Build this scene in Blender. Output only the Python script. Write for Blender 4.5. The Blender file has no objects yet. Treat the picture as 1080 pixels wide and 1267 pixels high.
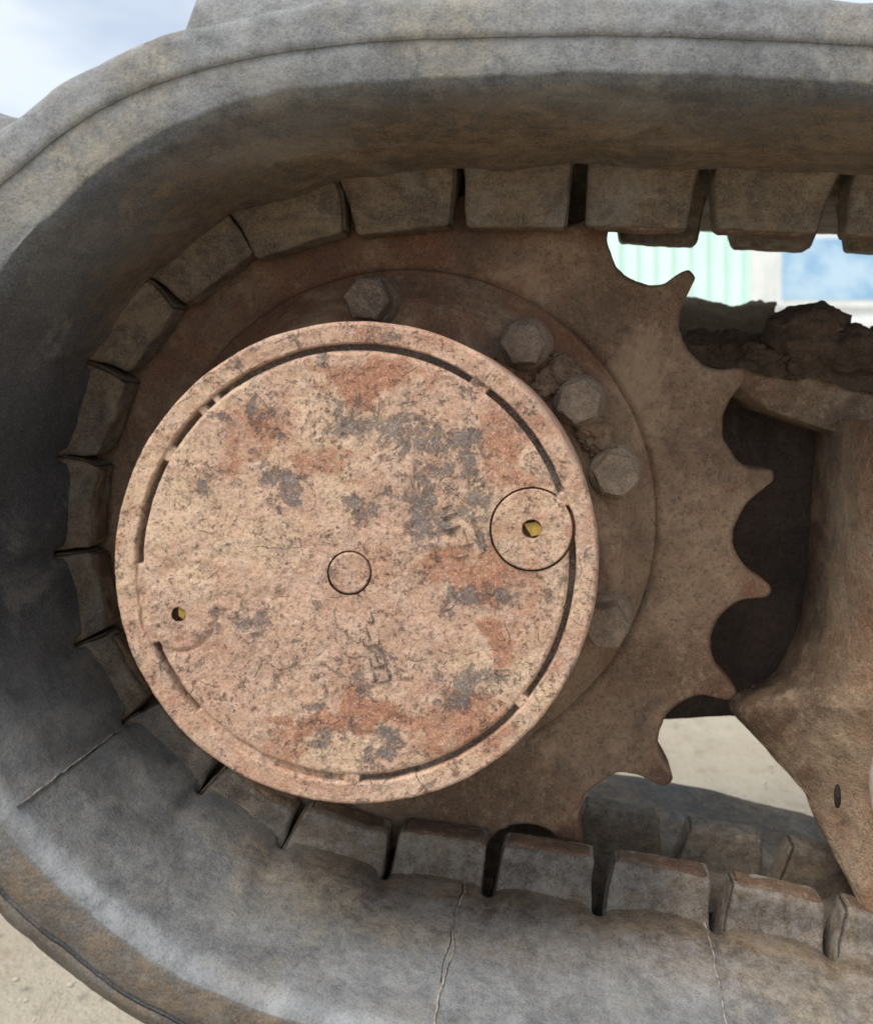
import bpy, math, random
import numpy as np
from mathutils.geometry import delaunay_2d_cdt
from mathutils import Vector
rng = np.random.default_rng(7); random.seed(7)
sc = bpy.context.scene
COL = sc.collection
R = math.radians
# ---------------------------------------------------------------- camera
CX, CZ, CD = 0.119, 0.5975, 0.625          # eye: 0.119 m right of the sprocket axis, 0.6 m up, 0.625 m in front
AX = np.array([0.0, 0.0, 0.5])             # sprocket axle
cam = bpy.data.cameras.new('camera'); co = bpy.data.objects.new('camera', cam); COL.objects.link(co)
co.location = (CX, -CD, CZ); co.rotation_euler = (R(90), 0, 0)
cam.sensor_fit = 'HORIZONTAL'; cam.sensor_width = 36; cam.lens = 36 * 1000 / 1080
cam.shift_x = -160 / 1080; cam.shift_y = -153.5 / 1080
cam.clip_start = 0.02; cam.clip_end = 2000
cam.dof.use_dof = True; cam.dof.focus_distance = .53; cam.dof.aperture_fstop = 7.5
sc.camera = co
# ---------------------------------------------------------------- sky and sun
SUN_EL, SUN_AZ = R(60), R(218)             # azimuth clockwise from +Y: behind the camera and to its left
w = bpy.data.worlds.new('World'); sc.world = w; w.use_nodes = True
nt = w.node_tree; nt.nodes.clear()
sky = nt.nodes.new('ShaderNodeTexSky'); sky.sky_type = 'NISHITA'; sky.sun_disc = False
sky.sun_elevation = SUN_EL; sky.sun_rotation = SUN_AZ; sky.air_density = 1.0; sky.dust_density = 2.0
tc = nt.nodes.new('ShaderNodeTexCoord')
mp = nt.nodes.new('ShaderNodeMapping'); mp.inputs['Scale'].default_value = (1, 1, 2.2)
n1 = nt.nodes.new('ShaderNodeTexNoise'); n1.inputs['Scale'].default_value = 3.4; n1.inputs['Detail'].default_value = 7; n1.inputs['Roughness'].default_value = .52
rp = nt.nodes.new('ShaderNodeValToRGB'); rp.color_ramp.elements[0].color = (.35, .35, .35, 1); rp.color_ramp.elements[0].position = .28; rp.color_ramp.elements[1].position = .58
mx = nt.nodes.new('ShaderNodeMixRGB'); mx.inputs[2].default_value = (5.0, 5.5, 6.1, 1)
bg = nt.nodes.new('ShaderNodeBackground'); bg.inputs['Strength'].default_value = 0.105
ou = nt.nodes.new('ShaderNodeOutputWorld'); L = nt.links.new
L(tc.outputs['Generated'], mp.inputs[0]); L(mp.outputs[0], n1.inputs['Vector']); L(n1.outputs['Fac'], rp.inputs[0])
L(rp.outputs[0], mx.inputs[0]); L(sky.outputs[0], mx.inputs[1]); L(mx.outputs[0], bg.inputs[0]); L(bg.outputs[0], ou.inputs[0])
sl = bpy.data.lights.new('sun', 'SUN'); sl.energy = 2.2; sl.angle = R(22); sl.color = (1, .95, .88)
so = bpy.data.objects.new('sun', sl); COL.objects.link(so); so.location = (2, -4, 6)
sd = Vector((math.sin(SUN_AZ) * math.cos(SUN_EL), math.cos(SUN_AZ) * math.cos(SUN_EL), math.sin(SUN_EL)))
so.rotation_euler = sd.to_track_quat('Z', 'Y').to_euler()
vs = sc.view_settings
sc.display_settings.display_device = 'sRGB'; vs.view_transform = 'Standard'; vs.look = 'None'; vs.gamma = 1; vs.use_curve_mapping = False
vs.exposure = 0.72

# ---------------------------------------------------------------- helpers
def pt(px, py, Y):
    """real point at depth Y measured off the photograph (1080 x 1267 grid)"""
    D = Y + CD
    return np.array([CX + (px - 700) * D / 1000, Y, CZ - (py - 480) * D / 1000])

def _h(ix, iy, iz):
    n = (ix * 374761393 + iy * 668265263 + iz * 1274126177) & 0x7fffffff
    n = ((n ^ (n >> 13)) * 1274126177) & 0x7fffffff
    return ((n ^ (n >> 16)) & 0xffff) / 65535.0 * 2 - 1
def vn(P, s, seed=0):
    Q = np.asarray(P, float) * s + seed * 17.31
    I = np.floor(Q).astype(np.int64); F = Q - I; F = F * F * (3 - 2 * F); r = 0
    for a in (0, 1):
        for b in (0, 1):
            for c in (0, 1):
                wt = (F[..., 0] if a else 1 - F[..., 0]) * (F[..., 1] if b else 1 - F[..., 1]) * (F[..., 2] if c else 1 - F[..., 2])
                r = r + wt * _h(I[..., 0] + a, I[..., 1] + b, I[..., 2] + c)
    return r
def fbm(P, s, o=4, seed=0, g=.5):
    r = 0; a = 1; t = 0
    for i in range(o):
        r = r + a * vn(P, s * 2 ** i, seed + i); t += a; a *= g
    return r / t
def sst(a, b, x):
    t = np.clip((x - a) / (b - a), 0, 1); return t * t * (3 - 2 * t)

def mesh_obj(name, V, F, mat, parent=None, attrs=None, smooth=True, sharp=None):
    V = np.asarray(V, float).reshape(-1, 3)
    if parent is not None: V = V - np.array(parent['_o'])
    me = bpy.data.meshes.new(name)
    F3 = [f for f in F] if isinstance(F, list) else F
    if isinstance(F3, np.ndarray):
        k = F3.shape[1]; nf = len(F3)
        me.vertices.add(len(V)); me.vertices.foreach_set('co', V.ravel())
        me.loops.add(nf * k); me.loops.foreach_set('vertex_index', F3.ravel().astype(np.int32))
        me.polygons.add(nf); me.polygons.foreach_set('loop_start', np.arange(0, nf * k, k, dtype=np.int32))
        me.update(calc_edges=True)
    else:
        me.from_pydata([tuple(v) for v in V], [], F3)
    me.validate()
    if smooth: me.polygons.foreach_set('use_smooth', np.ones(len(me.polygons), bool))
    if sharp: me.set_sharp_from_angle(angle=R(sharp))
    for k, a in (attrs or {}).items():
        at = me.attributes.new(k, 'FLOAT', 'POINT'); at.data.foreach_set('value', np.asarray(a, np.float32).ravel())
    me.materials.append(mat)
    o = bpy.data.objects.new(name, me); COL.objects.link(o)
    if parent is not None: o.parent = parent['_ob']
    return o
class TH(dict): pass
def thing(name, loc, label, cat, group=None):
    e = bpy.data.objects.new(name, None); COL.objects.link(e); e.location = loc; e.empty_display_size = .05
    e['label'] = label; e['category'] = cat
    if group: e['group'] = group
    return TH(_ob=e, _o=tuple(loc))
def sub(o, th): return TH(_ob=o, _o=th['_o'])
def tag(o, label, cat, group=None):
    o['label'] = label; o['category'] = cat
    if group: o['group'] = group
def gridF(n, m, cu=False, cv=False):
    i = np.arange(n if cu else n - 1)[:, None]; j = np.arange(m if cv else m - 1)[None, :]
    i2 = (i + 1) % n; j2 = (j + 1) % m
    return np.stack(np.broadcast_arrays(i * m + j, i2 * m + j, i2 * m + j2, i * m + j2), -1).reshape(-1, 4)
def lathe_pts(prof, th, c=(0, 0)):
    """prof: (r, y) pairs -> grid [theta, prof]"""
    prof = np.array(prof, float); th = np.asarray(th)
    return np.stack([AX[0] + c[0] + np.cos(th)[:, None] * prof[None, :, 0], np.broadcast_to(prof[None, :, 1], (len(th), len(prof))),
                     AX[2] + c[1] + np.sin(th)[:, None] * prof[None, :, 0]], -1)
def dens(prof, step):
    out = [prof[0]]
    for a, b in zip(prof[:-1], prof[1:]):
        n = max(1, int(np.hypot(b[0] - a[0], b[1] - a[1]) / step))
        for i in range(1, n + 1): out.append((a[0] + (b[0] - a[0]) * i / n, a[1] + (b[1] - a[1]) * i / n))
    return out

# ---------------------------------------------------------------- materials
class G:
    def __init__(s, name):
        s.m = bpy.data.materials.new(name); s.m.use_nodes = True; s.t = s.m.node_tree; s.t.nodes.clear()
        s.b = s.t.nodes.new('ShaderNodeBsdfPrincipled'); s.o = s.t.nodes.new('ShaderNodeOutputMaterial')
        s.t.links.new(s.b.outputs[0], s.o.inputs[0]); s.tc = s.t.nodes.new('ShaderNodeTexCoord').outputs['Object']
    def put(s, sock, v):
        if isinstance(v, bpy.types.NodeSocket): s.t.links.new(v, sock)
        else: sock.default_value = v
    def noise(s, sc, det=5, ro=.55, dist=0, off=0, vec=None):
        n = s.t.nodes.new('ShaderNodeTexNoise'); n.inputs['Scale'].default_value = sc; n.inputs['Detail'].default_value = det
        n.inputs['Roughness'].default_value = ro; n.inputs['Distortion'].default_value = dist
        mpn = s.t.nodes.new('ShaderNodeMapping'); mpn.inputs['Location'].default_value = (off, off * .7, off * 1.3)
        s.t.links.new(vec or s.tc, mpn.inputs[0]); s.t.links.new(mpn.outputs[0], n.inputs['Vector']); return n.outputs['Fac']
    def scaled(s, v):
        mpn = s.t.nodes.new('ShaderNodeMapping'); mpn.inputs['Scale'].default_value = v
        s.t.links.new(s.tc, mpn.inputs[0]); return mpn.outputs[0]
    def voro(s, sc, feat='F1', out='Distance', off=0):
        n = s.t.nodes.new('ShaderNodeTexVoronoi'); n.feature = feat; n.inputs['Scale'].default_value = sc
        nz = s.t.nodes.new('ShaderNodeTexNoise'); nz.inputs['Scale'].default_value = sc * .6; nz.inputs['Detail'].default_value = 3
        a = s.t.nodes.new('ShaderNodeVectorMath'); a.operation = 'MULTIPLY_ADD'; a.inputs[1].default_value = (1.6 / sc,) * 3
        s.t.links.new(s.tc, nz.inputs['Vector']); s.t.links.new(nz.outputs['Color'], a.inputs[0]); s.t.links.new(s.tc, a.inputs[2])
        s.t.links.new(a.outputs[0], n.inputs['Vector']); return n.outputs[out]
    def attr(s, k):
        n = s.t.nodes.new('ShaderNodeAttribute'); n.attribute_name = k; return n.outputs['Fac']
    def math(s, op, a, b=0, c=None, clamp=False):
        n = s.t.nodes.new('ShaderNodeMath'); n.operation = op; n.use_clamp = clamp
        s.put(n.inputs[0], a); s.put(n.inputs[1], b)
        if c is not None: s.put(n.inputs[2], c)
        return n.outputs[0]
    def ramp(s, f, a, b, lo=0., hi=1.):
        n = s.t.nodes.new('ShaderNodeMapRange'); n.interpolation_type = 'SMOOTHSTEP'
        n.inputs['From Min'].default_value = a; n.inputs['From Max'].default_value = b
        n.inputs['To Min'].default_value = lo; n.inputs['To Max'].default_value = hi
        s.put(n.inputs['Value'], f); return n.outputs[0]
    def mix(s, f, a, b, mode='MIX'):
        n = s.t.nodes.new('ShaderNodeMixRGB'); n.blend_type = mode
        f_ = f; s.put(n.inputs[0], f_)
        for i, v in ((1, a), (2, b)): s.put(n.inputs[i], v if isinstance(v, bpy.types.NodeSocket) else (*v, 1))
        return n.outputs[0]
    def bump(s, h, dist, st=1, nrm=None):
        n = s.t.nodes.new('ShaderNodeBump'); n.inputs['Distance'].default_value = dist; n.inputs['Strength'].default_value = st
        s.put(n.inputs['Height'], h)
        if nrm: s.t.links.new(nrm, n.inputs['Normal'])
        return n.outputs[0]
    def fin(s, col, rough=.9, nrm=None, spec=.25, metal=0):
        s.put(s.b.inputs['Base Color'], col); s.put(s.b.inputs['Roughness'], rough); s.b.inputs['Metallic'].default_value = metal
        s.b.inputs['Specular IOR Level'].default_value = spec
        if nrm: s.t.links.new(nrm, s.b.inputs['Normal'])
        return s.m

def mat_cover():
    g = G('dusty_rusted_cover')
    big = g.noise(14, 6, .6, off=1); mid = g.noise(60, 7, .7, off=2); fine = g.noise(380, 5, .75, off=3); vf = g.noise(850, 3, .7, off=9)
    c = g.mix(g.ramp(big, .42, .56), (.70, .49, .33), (.57, .355, .25))
    c = g.mix(g.ramp(mid, .46, .58, 0, .6), c, (.67, .475, .36))
    # reddish rust blooms, broken up by the grain
    r = g.math('ADD', g.math('MULTIPLY', g.attr('rust'), .55), g.math('ADD', g.math('MULTIPLY', g.noise(42, 7, .75, off=4), .6), g.math('MULTIPLY', fine, .4)))
    c = g.mix(g.ramp(r, .54, .72, 0, .85), c, (.40, .165, .09))
    c = g.mix(g.ramp(g.noise(30, 7, .78, off=15), .54, .64, 0, .5), c, (.42, .215, .14))
    # grey-blue bare metal showing through
    d = g.math('ADD', g.math('MULTIPLY', g.attr('bare_dark'), .27), g.math('ADD', g.math('MULTIPLY', g.math('MULTIPLY_ADD', g.noise(75, 9, .86, .4, off=6), 2.0, -.5), .65), g.math('MULTIPLY', fine, .35)))
    c = g.mix(g.ramp(d, .565, .72, 0, .88), c, (.125, .125, .135))
    c = g.mix(g.ramp(d, .80, .95, 0, .6), c, (.07, .075, .085))
    c = g.mix(g.ramp(g.noise(65, 8, .82, off=7), .54, .61, 0, .42), c, (.25, .185, .155))
    # pits and flakes
    pit = g.ramp(g.noise(250, 4, .7, off=8), .57, .66)
    pit2 = g.math('MULTIPLY', pit, g.ramp(g.noise(40, 5, .7, off=30), .42, .58))
    c = g.mix(g.math('MULTIPLY', pit2, .75), c, (.12, .075, .058))
    cr = g.ramp(g.voro(30, 'DISTANCE_TO_EDGE'), .0, .020, 1, 0)
    cr = g.math('MULTIPLY', cr, g.ramp(g.noise(60, 5, .7, off=11), .50, .60))
    c = g.mix(g.math('MULTIPLY', cr, .55), c, (.12, .08, .06))
    c = g.mix(g.ramp(vf, .50, .68, 0, .55), c, (.72, .57, .44))
    c = g.mix(g.ramp(fine, .36, .52, .55, 0), c, (.19, .12, .09))
    c = g.mix(g.ramp(vf, .36, .48, .36, 0), c, (.19, .12, .09))
    h = g.math('ADD', g.math('MULTIPLY', mid, 1.2), g.math('MULTIPLY', fine, .6))
    h = g.math('SUBTRACT', h, g.math('ADD', g.math('MULTIPLY', pit2, .6), g.math('MULTIPLY', cr, .4)))
    h = g.math('SUBTRACT', h, g.math('MULTIPLY', g.ramp(d, .60, .66), .35))
    n = g.bump(h, .0016, .9); n = g.bump(vf, .0005, .8, n)
    return g.fin(c, .93, n, .2)

def mat_dirty(name, a, b, rust, dark, rk=.5, dk=.45, sc=1., grain=.3, bmp=1.):
    g = G(name)
    big = g.noise(9 * sc, 5, .6, off=1); mid = g.noise(45 * sc, 6, .65, off=2); fine = g.noise(300 * sc, 4, .7, off=3); vf = g.noise(850, 2, .6, off=9)
    c = g.mix(g.ramp(big, .36, .64), a, b)
    r = g.math('ADD', g.math('MULTIPLY', g.attr('rust'), .8), g.math('ADD', g.math('MULTIPLY', g.noise(26 * sc, 6, .68, off=5), .7), g.math('MULTIPLY', fine, .3)))
    c = g.mix(g.ramp(r, .50, .78, 0, rk), c, rust)
    d = g.math('ADD', g.math('MULTIPLY', g.attr('bare_dark'), .8), g.math('ADD', g.math('MULTIPLY', mid, .65), g.math('MULTIPLY', fine, .35)))
    c = g.mix(g.ramp(d, .53, .80, 0, dk), c, dark)
    c = g.mix(g.ramp(g.noise(110 * sc, 5, .7, off=6), .50, .70, 0, .35), c, tuple(min(1, x * 1.5) for x in b))
    c = g.mix(g.ramp(vf, .51, .64, 0, grain * 1.1), c, tuple(min(1, x * 1.9) for x in a))
    c = g.mix(g.ramp(fine, .36, .50, grain * 1.6, 0), c, tuple(x * .8 for x in dark)); c = g.mix(g.ramp(vf, .36, .49, grain * 1.2, 0), c, tuple(x * .8 for x in dark))
    c = g.mix(g.ramp(g.noise(20 * sc, 7, .7, .5, off=70), .48, .62, 0, .45), c, g.mix(.8, c, dark))
    c = g.mix(g.ramp(g.noise(15 * sc, 7, .72, .5, off=85), .53, .66, 0, .45), c, tuple(min(1, x * 1.45) for x in b))
    h = g.math('ADD', g.math('MULTIPLY', mid, 1.4), g.math('MULTIPLY', fine, .5))
    n = g.bump(h, .0016 * bmp, .8); n = g.bump(vf, .0004 * bmp, .6, n)
    return g.fin(c, .92, n, .2)

def mat_rubber():
    g = G('worn_dusty_rubber')
    big = g.noise(7, 6, .6, off=1); mid = g.noise(34, 7, .72, .3, off=2); fine = g.noise(230, 6, .78, off=3); vf = g.noise(780, 3, .7, off=9)
    st = g.noise(26, 7, .78, off=12, vec=g.scaled((1, .3, 1))); gr = g.noise(95, 7, .8, off=40)
    c = g.mix(g.ramp(mid, .36, .66), (.118, .124, .130), (.195, .195, .19))
    c = g.mix(g.ramp(big, .44, .66, 0, .5), c, (.095, .11, .14))
    c = g.mix(g.ramp(st, .46, .66, 0, .5), c, (.27, .262, .245))
    c = g.mix(g.ramp(g.math('ADD', g.attr('shade_dirt'), g.math('MULTIPLY', g.math('SUBTRACT', mid, .5), 1.0)), .1, .9, 0, .85), c, (.055, .058, .066))
    m = g.math('ADD', g.math('SUBTRACT', g.attr('mud'), g.math('MULTIPLY', g.attr('shade_dirt'), .55)), g.math('ADD', g.math('MULTIPLY', g.math('SUBTRACT', gr, .5), 1.2), g.math('MULTIPLY', g.math('SUBTRACT', big, .5), 1.6)))
    mudc = g.mix(g.ramp(gr, .35, .65), (.098, .068, .042), (.215, .155, .098))
    mudc = g.mix(g.ramp(g.noise(40, 7, .8, .2, off=60, vec=g.scaled((.28, 1.3, 1))), .47, .62, 0, .65), mudc, (.26, .185, .11))
    c = g.mix(g.ramp(m, .10, .80, 0, .95), c, mudc)
    p = g.math('ADD', g.attr('pale'), g.math('MULTIPLY', g.math('SUBTRACT', gr, .5), 1.5))
    c = g.mix(g.ramp(p, .1, 1.0, 0, .9), c, g.mix(g.ramp(big, .50, .66), (.345, .355, .365), (.42, .38, .30)))
    c = g.mix(g.ramp(g.noise(42, 8, .8, off=50), .54, .66, 0, .55), c, g.mix(.72, c, (.05, .05, .055)))
    c = g.mix(g.ramp(g.noise(13, 6, .68, .6, off=70), .46, .60, 0, .42), c, g.mix(.75, c, (.045, .045, .05)))
    c = g.mix(g.ramp(g.noise(17, 6, .7, .8, off=80), .52, .66, 0, .40), c, (.30, .275, .235))
    # fine wrinkles and scuffs
    wr = g.ramp(g.noise(70, 8, .82, 1.2, off=20), .485, .515)
    wr = g.math('SUBTRACT', 1, g.math('ABSOLUTE', g.math('MULTIPLY_ADD', wr, 2, -1)))
    c = g.mix(g.math('MULTIPLY', wr, .20), c, (.36, .34, .31))
    bl = g.mix(.5, c, (.36, .34, .31))
    c = g.mix(g.ramp(vf, .50, .62, 0, .38), c, bl)
    c = g.mix(g.ramp(fine, .34, .50, .30, 0), c, g.mix(.65, c, (.03, .028, .027)))
    c = g.mix(g.ramp(vf, .36, .49, .38, 0), c, g.mix(.7, c, (.03, .028, .027)))
    h = g.math('ADD', g.math('MULTIPLY', mid, 1.0), g.math('ADD', g.math('MULTIPLY', fine, .5), g.math('MULTIPLY', st, .5)))
    n = g.bump(h, .0018, .8); n = g.bump(vf, .0005, .8, n)
    return g.fin(c, g.ramp(mid, .3, .7, .72, .9), n, .3)

def mat_simple(name, a, b, sc, rough=.8, bmp=.001, spec=.3):
    g = G(name); n = g.noise(sc, 6, .62); c = g.mix(g.ramp(n, .35, .65), a, b)
    return g.fin(c, rough, g.bump(n, bmp, .8), spec)

def mat_ground():
    g = G('pale_sandy_ground')
    a = g.noise(3.5, 7, .6); b = g.noise(28, 7, .7, off=3); f = g.noise(180, 5, .7, off=5); v = g.noise(520, 3, .6, off=6)
    c = g.mix(g.ramp(a, .38, .62), (.46, .395, .30), (.52, .46, .36))
    c = g.mix(g.ramp(b, .50, .68, 0, .55), c, (.36, .29, .20))
    c = g.mix(g.ramp(f, .52, .72, 0, .5), c, (.60, .55, .45))
    c = g.mix(g.ramp(v, .30, .48, .45, 0), c, (.24, .19, .13))
    h = g.math('ADD', g.math('MULTIPLY', b, 1.5), g.math('MULTIPLY', f, .5))
    return g.fin(c, .95, g.bump(v, .001, .6, g.bump(h, .012, .9)), .15)

M_cover = mat_cover()
M_spr = mat_dirty('dusty_brown_steel', (.140, .088, .055), (.275, .188, .124), (.175, .068, .038), (.07, .050, .040), .75, .6)
M_bolt = mat_dirty('dusty_bolt_steel', (.185, .135, .095), (.26, .195, .14), (.17, .085, .055), (.09, .075, .065), .6, .6, 1.6)
M_frame = mat_dirty('muddy_frame_steel', (.235, .16, .10), (.37, .275, .19), (.24, .105, .06), (.09, .06, .04), .75, .85, .9, .3, 1.8)
M_dark = mat_dirty('shaded_muddy_steel', (.06, .045, .036), (.085, .062, .048), (.08, .04, .03), (.025, .02, .018), .4, .5)
M_mud = mat_dirty('dark_damp_mud', (.085, .056, .038), (.13, .088, .06), (.05, .03, .02), (.02, .014, .011), .4, .6, 1.5, .25, 3.0)
M_drymud = mat_dirty('dry_khaki_mud', (.17, .13, .08), (.22, .17, .105), (.15, .10, .07), (.08, .06, .045), .4, .5, 1.2, .3, 2.5)
M_rub = mat_rubber()
M_fill = mat_simple('packed_dust', (.47, .30, .20), (.60, .42, .29), 240, .95, .001, .1)
M_gap = mat_simple('shaded_groove_floor', (.10, .065, .045), (.17, .11, .075), 200, .95, .001, .1)
M_yel = mat_simple('yellow_brown_plug_core', (.42, .27, .05), (.30, .18, .04), 300, .6, .0006, .4)
M_flash = mat_simple('pale_rubber_flash', (.40, .365, .32), (.14, .125, .11), 260, .9, .001, .2)
M_crack = mat_simple('crack_and_slot_black', (.015, .013, .012), (.03, .027, .024), 300, .95)
M_ground = mat_ground()

# ================================================================ RUBBER TRACK
base_px = [(1035, 222), (870, 214), (718, 210), (570, 212), (430, 228), (300, 270), (200, 350), (128, 447), (87, 560),
           (78, 680), (105, 790), (165, 885), (252, 974), (356, 1040), (478, 1078), (604, 1098), (737, 1118), (878, 1142), (1015, 1172)]
YL = -.035
pp = [pt(x, y, YL)[[0, 2]] for x, y in base_px]
d0 = pp[-1] - pp[-2]; d0 = d0 / np.hypot(*d0)
ctrl = []
ctrl += [np.array([1.55, .690]), np.array([1.2, .712]), np.array([.85, .732]), np.array([.6, .745])]
ctrl += pp
q = pp[-1]
ctrl += [q + np.array([.12, -.030]), q + np.array([.30, -.068]), np.array([.85, .075]), np.array([1.1, .062]), np.array([1.55, .062]),
         np.array([1.78, .10]), np.array([1.93, .24]), np.array([1.95, .40]), np.array([1.86, .57]), np.array([1.72, .66])]
ctrl = np.array(ctrl)
def catmull(C, n):
    K = len(C); out = []
    for i in range(K):
        a, b, c, d = C[i - 1], C[i], C[(i + 1) % K], C[(i + 2) % K]
        # centripetal
        t0 = 0; t1 = t0 + np.linalg.norm(b - a) ** .5; t2 = t1 + np.linalg.norm(c - b) ** .5; t3 = t2 + np.linalg.norm(d - c) ** .5
        t = np.linspace(t1, t2, n, endpoint=False)[:, None]
        A1 = (t1 - t) / (t1 - t0) * a + (t - t0) / (t1 - t0) * b; A2 = (t2 - t) / (t2 - t1) * b + (t - t1) / (t2 - t1) * c; A3 = (t3 - t) / (t3 - t2) * c + (t - t2) / (t3 - t2) * d
        B1 = (t2 - t) / (t2 - t0) * A1 + (t - t0) / (t2 - t0) * A2; B2 = (t3 - t) / (t3 - t1) * A2 + (t - t1) / (t3 - t1) * A3
        out.append((t2 - t) / (t2 - t1) * B1 + (t - t1) / (t2 - t1) * B2)
    return np.concatenate(out)
raw = catmull(ctrl, 60)
# smooth a little, resample by arc length
for _ in range(60): raw = (np.roll(raw, 1, 0) + raw * 2 + np.roll(raw, -1, 0)) / 4
cl = np.vstack([raw, raw[:1]]); sL = np.r_[0, np.cumsum(np.hypot(*np.diff(cl, axis=0).T))]; TOT = sL[-1]
def path(s):
    s = np.asarray(s) % TOT
    return np.stack([np.interp(s, sL, cl[:, 0]), np.interp(s, sL, cl[:, 1])], -1)
def tang(s, h=.006):
    t = path(np.asarray(s) + h) - path(np.asarray(s) - h); return t / np.linalg.norm(t, axis=-1, keepdims=True)
def nout(s):
    t = tang(s); return np.stack([t[..., 1], -t[..., 0]], -1)     # outward (path runs anticlockwise: top going left, down, then right)
def s_of(p):
    S = np.linspace(0, TOT, 6000, endpoint=False); P = path(S); return S[np.argmin(((P - p) ** 2).sum(1))]
chk = nout(np.array([s_of(pp[9])]))[0]
SGN = 1 if chk[0] < 0 else -1
def nrm(s): return nout(s) * SGN
gaps = [s_of(p) for p in pp]
pitch = .0875
g0 = gaps[0]; gl = gaps[-1]
pre = [g0 - pitch * k for k in range(6, 0, -1)]; post = [gl + pitch * k for k in range(1, 7)]
gaps_all = pre + gaps + post
lug_c = np.array([(a + b) / 2 for a, b in zip(gaps_all[:-1], gaps_all[1:])]); lug_w = np.array([b - a for a, b in zip(gaps_all[:-1], gaps_all[1:])])

HW = .187; TH_ = .050
track = thing('rubber_track', (AX[0], 0, .18), 'worn grey rubber crawler track looping around the rusty toothed sprocket', 'rubber track')
kx = np.array(gaps[4:17]); k_in = np.array([0, .30, .6, .85, 1, 1, 1, 1, 1, .9, .6, .2, 0.]) * .0125
def cup(s): return np.interp(s, kx, k_in, 0, 0)
def lowl(s): return np.interp(s, [gaps[8], gaps[10], gaps[14], gaps[16]], [0, 1, 1, 0])
def thick(s): return np.interp(s, [gaps[7], gaps[9]], [.008, 0.])
# section loop (Y, n)   n>0 = outward
near = [(-.022, 0.0), (-.174, 0.0), (-.1785, .0008), (-.1820, .0030), (-.1842, .0065), (-.1852, .0115), (-.1857, .018), (-.186, .0285), (-.1855, .0295), (-.1815, .0302), (-.1815, .0310), (-.1868, .0318), (-.1878, .0335), (-.188, .036), (-.1870, .043), (-.184, .048), (-.178, .0505)]
outer = [(-.10, .052), (0, .053), (.10, .052), (.178, .0505)]
far = [(.186, .045), (.186, .012), (.181, .004), (.172, 0), (.022, 0), (.020, .002), (.018, .032), (-.018, .032), (-.020, .002)]
sec = dens(near[:2], .004) + [p for a, b in zip(near[1:-1], near[2:]) for p in dens([a, b], .0016)[1:]] + outer + far[:4] + dens([far[3], far[4]], .012)[1:] + far[5:]
sec = np.array(sec)
# finer stations in view, coarser away
S_in = np.arange(gaps[0] - .10, gaps[-1] + .12, .0024); S_out = np.arange(gaps[-1] + .12, gaps[0] - .10 + TOT, .02)
S = np.r_[S_in, S_out]
P2 = path(S); N2 = nrm(S); T2 = tang(S)
n_, m_ = len(S), len(sec)
Y = np.broadcast_to(sec[None, :, 0], (n_, m_)).copy(); n = np.broadcast_to(sec[None, :, 1], (n_, m_)).copy()
# swelling in front of each lug, slack between
ph = np.min(np.abs(S[:, None] - lug_c[None, :]) / (lug_w[None, :] / 2), axis=1)
sw = (1 - sst(.25, 1.0, ph))[:, None]
innermask = (n < .006)
pocket = sst(.86, .97, ph)[:, None] * sst(-.056, -.050, Y) * (Y < -.0215)
wy = sst(-.125, -.055, Y) * (Y < -.0215)
n = n - innermask * wy * (sw * .0022 + .0008)
n = n + innermask * (Y < -.0215) * .0035 * np.sin((Y + .022) / .15 * np.pi)  # shallow dish
rdg = .0065 * np.clip(1 - np.clip(N2[:, 1], 0, 1) * 1.6, 0, 1)[:, None]; n = n - innermask * rdg * (1 - .45 * sst(.72, 1, ph)[:, None]) * sst(-.130, -.060, Y) * (Y < -.02)
n = n + pocket * innermask * .022
cu_, lw_, tk_ = cup(S)[:, None], lowl(S)[:, None], thick(S)[:, None]
n0 = n.copy()
n = n - cu_ * sst(-.055, -.172, Y) * (1 - (1 - lw_) * sst(.012, .030, n0))
n = n + tk_ * sst(.034, .046, n0) - lw_ * .003 * sst(.034, .046, n0)
Y = Y - lw_ * .0035 * ((n0 > .0297) & (n0 < .0313) & (Y < -.15))
Y = Y + lw_ * .008 * sst(.012, .048, n0) * (Y < -.15)
n = n + .0055 * np.clip(N2[:, 1], 0, 1)[:, None] * sst(-.10, -.17, Y) * (n < .03)
P = np.stack([P2[:, None, 0] + N2[:, None, 0] * n, Y, P2[:, None, 1] + N2[:, None, 1] * n], -1)
dsp = fbm(P, 16, 4, 3) * .0032 + fbm(P, 70, 3, 5) * .0007 + fbm(P, 55, 4, 15) * .0022 * np.exp(-((Y + .178) / .010) ** 2)
seamz = (np.abs(n - .0315) < .0022) & (Y < -.18)
dsp = np.where(seamz, dsp * .6, dsp)
P[..., 0] += N2[:, None, 0] * dsp; P[..., 2] += N2[:, None, 1] * dsp
P[..., 1] += fbm(P, 22, 3, 9) * .0016 * (n > .004)
mud = np.clip(sst(-.165, -.06, Y), 0, 1) * .85
up = np.clip(-N2[:, 1], -1, 1)[:, None]        # >0 : belt lies below (its inner side faces the sky)
topn = np.clip(N2[:, 1], 0, 1)[:, None]
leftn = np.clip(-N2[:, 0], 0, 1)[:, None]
mud = mud * (1 - .35 * leftn) + .45 * topn * sst(-.18, -.15, Y)
mud = np.where(n0 > .006, .25 * (1 - topn) + .35 * lw_, mud)
mud = mud + .25 * sst(-.14, -.07, Y) * np.clip(up, 0, 1) * (n0 < .004)
mud_thin = 1.2 * np.exp(-((P[..., 0] - pt(100, 1100, -.18)[0]) ** 2 + (P[..., 2] - pt(100, 1100, -.18)[2]) ** 2) / .018)  # spot at the lower left that gets less mud colour
mud = np.where(n0 <= .006, mud - .55 * mud_thin, mud)
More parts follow.
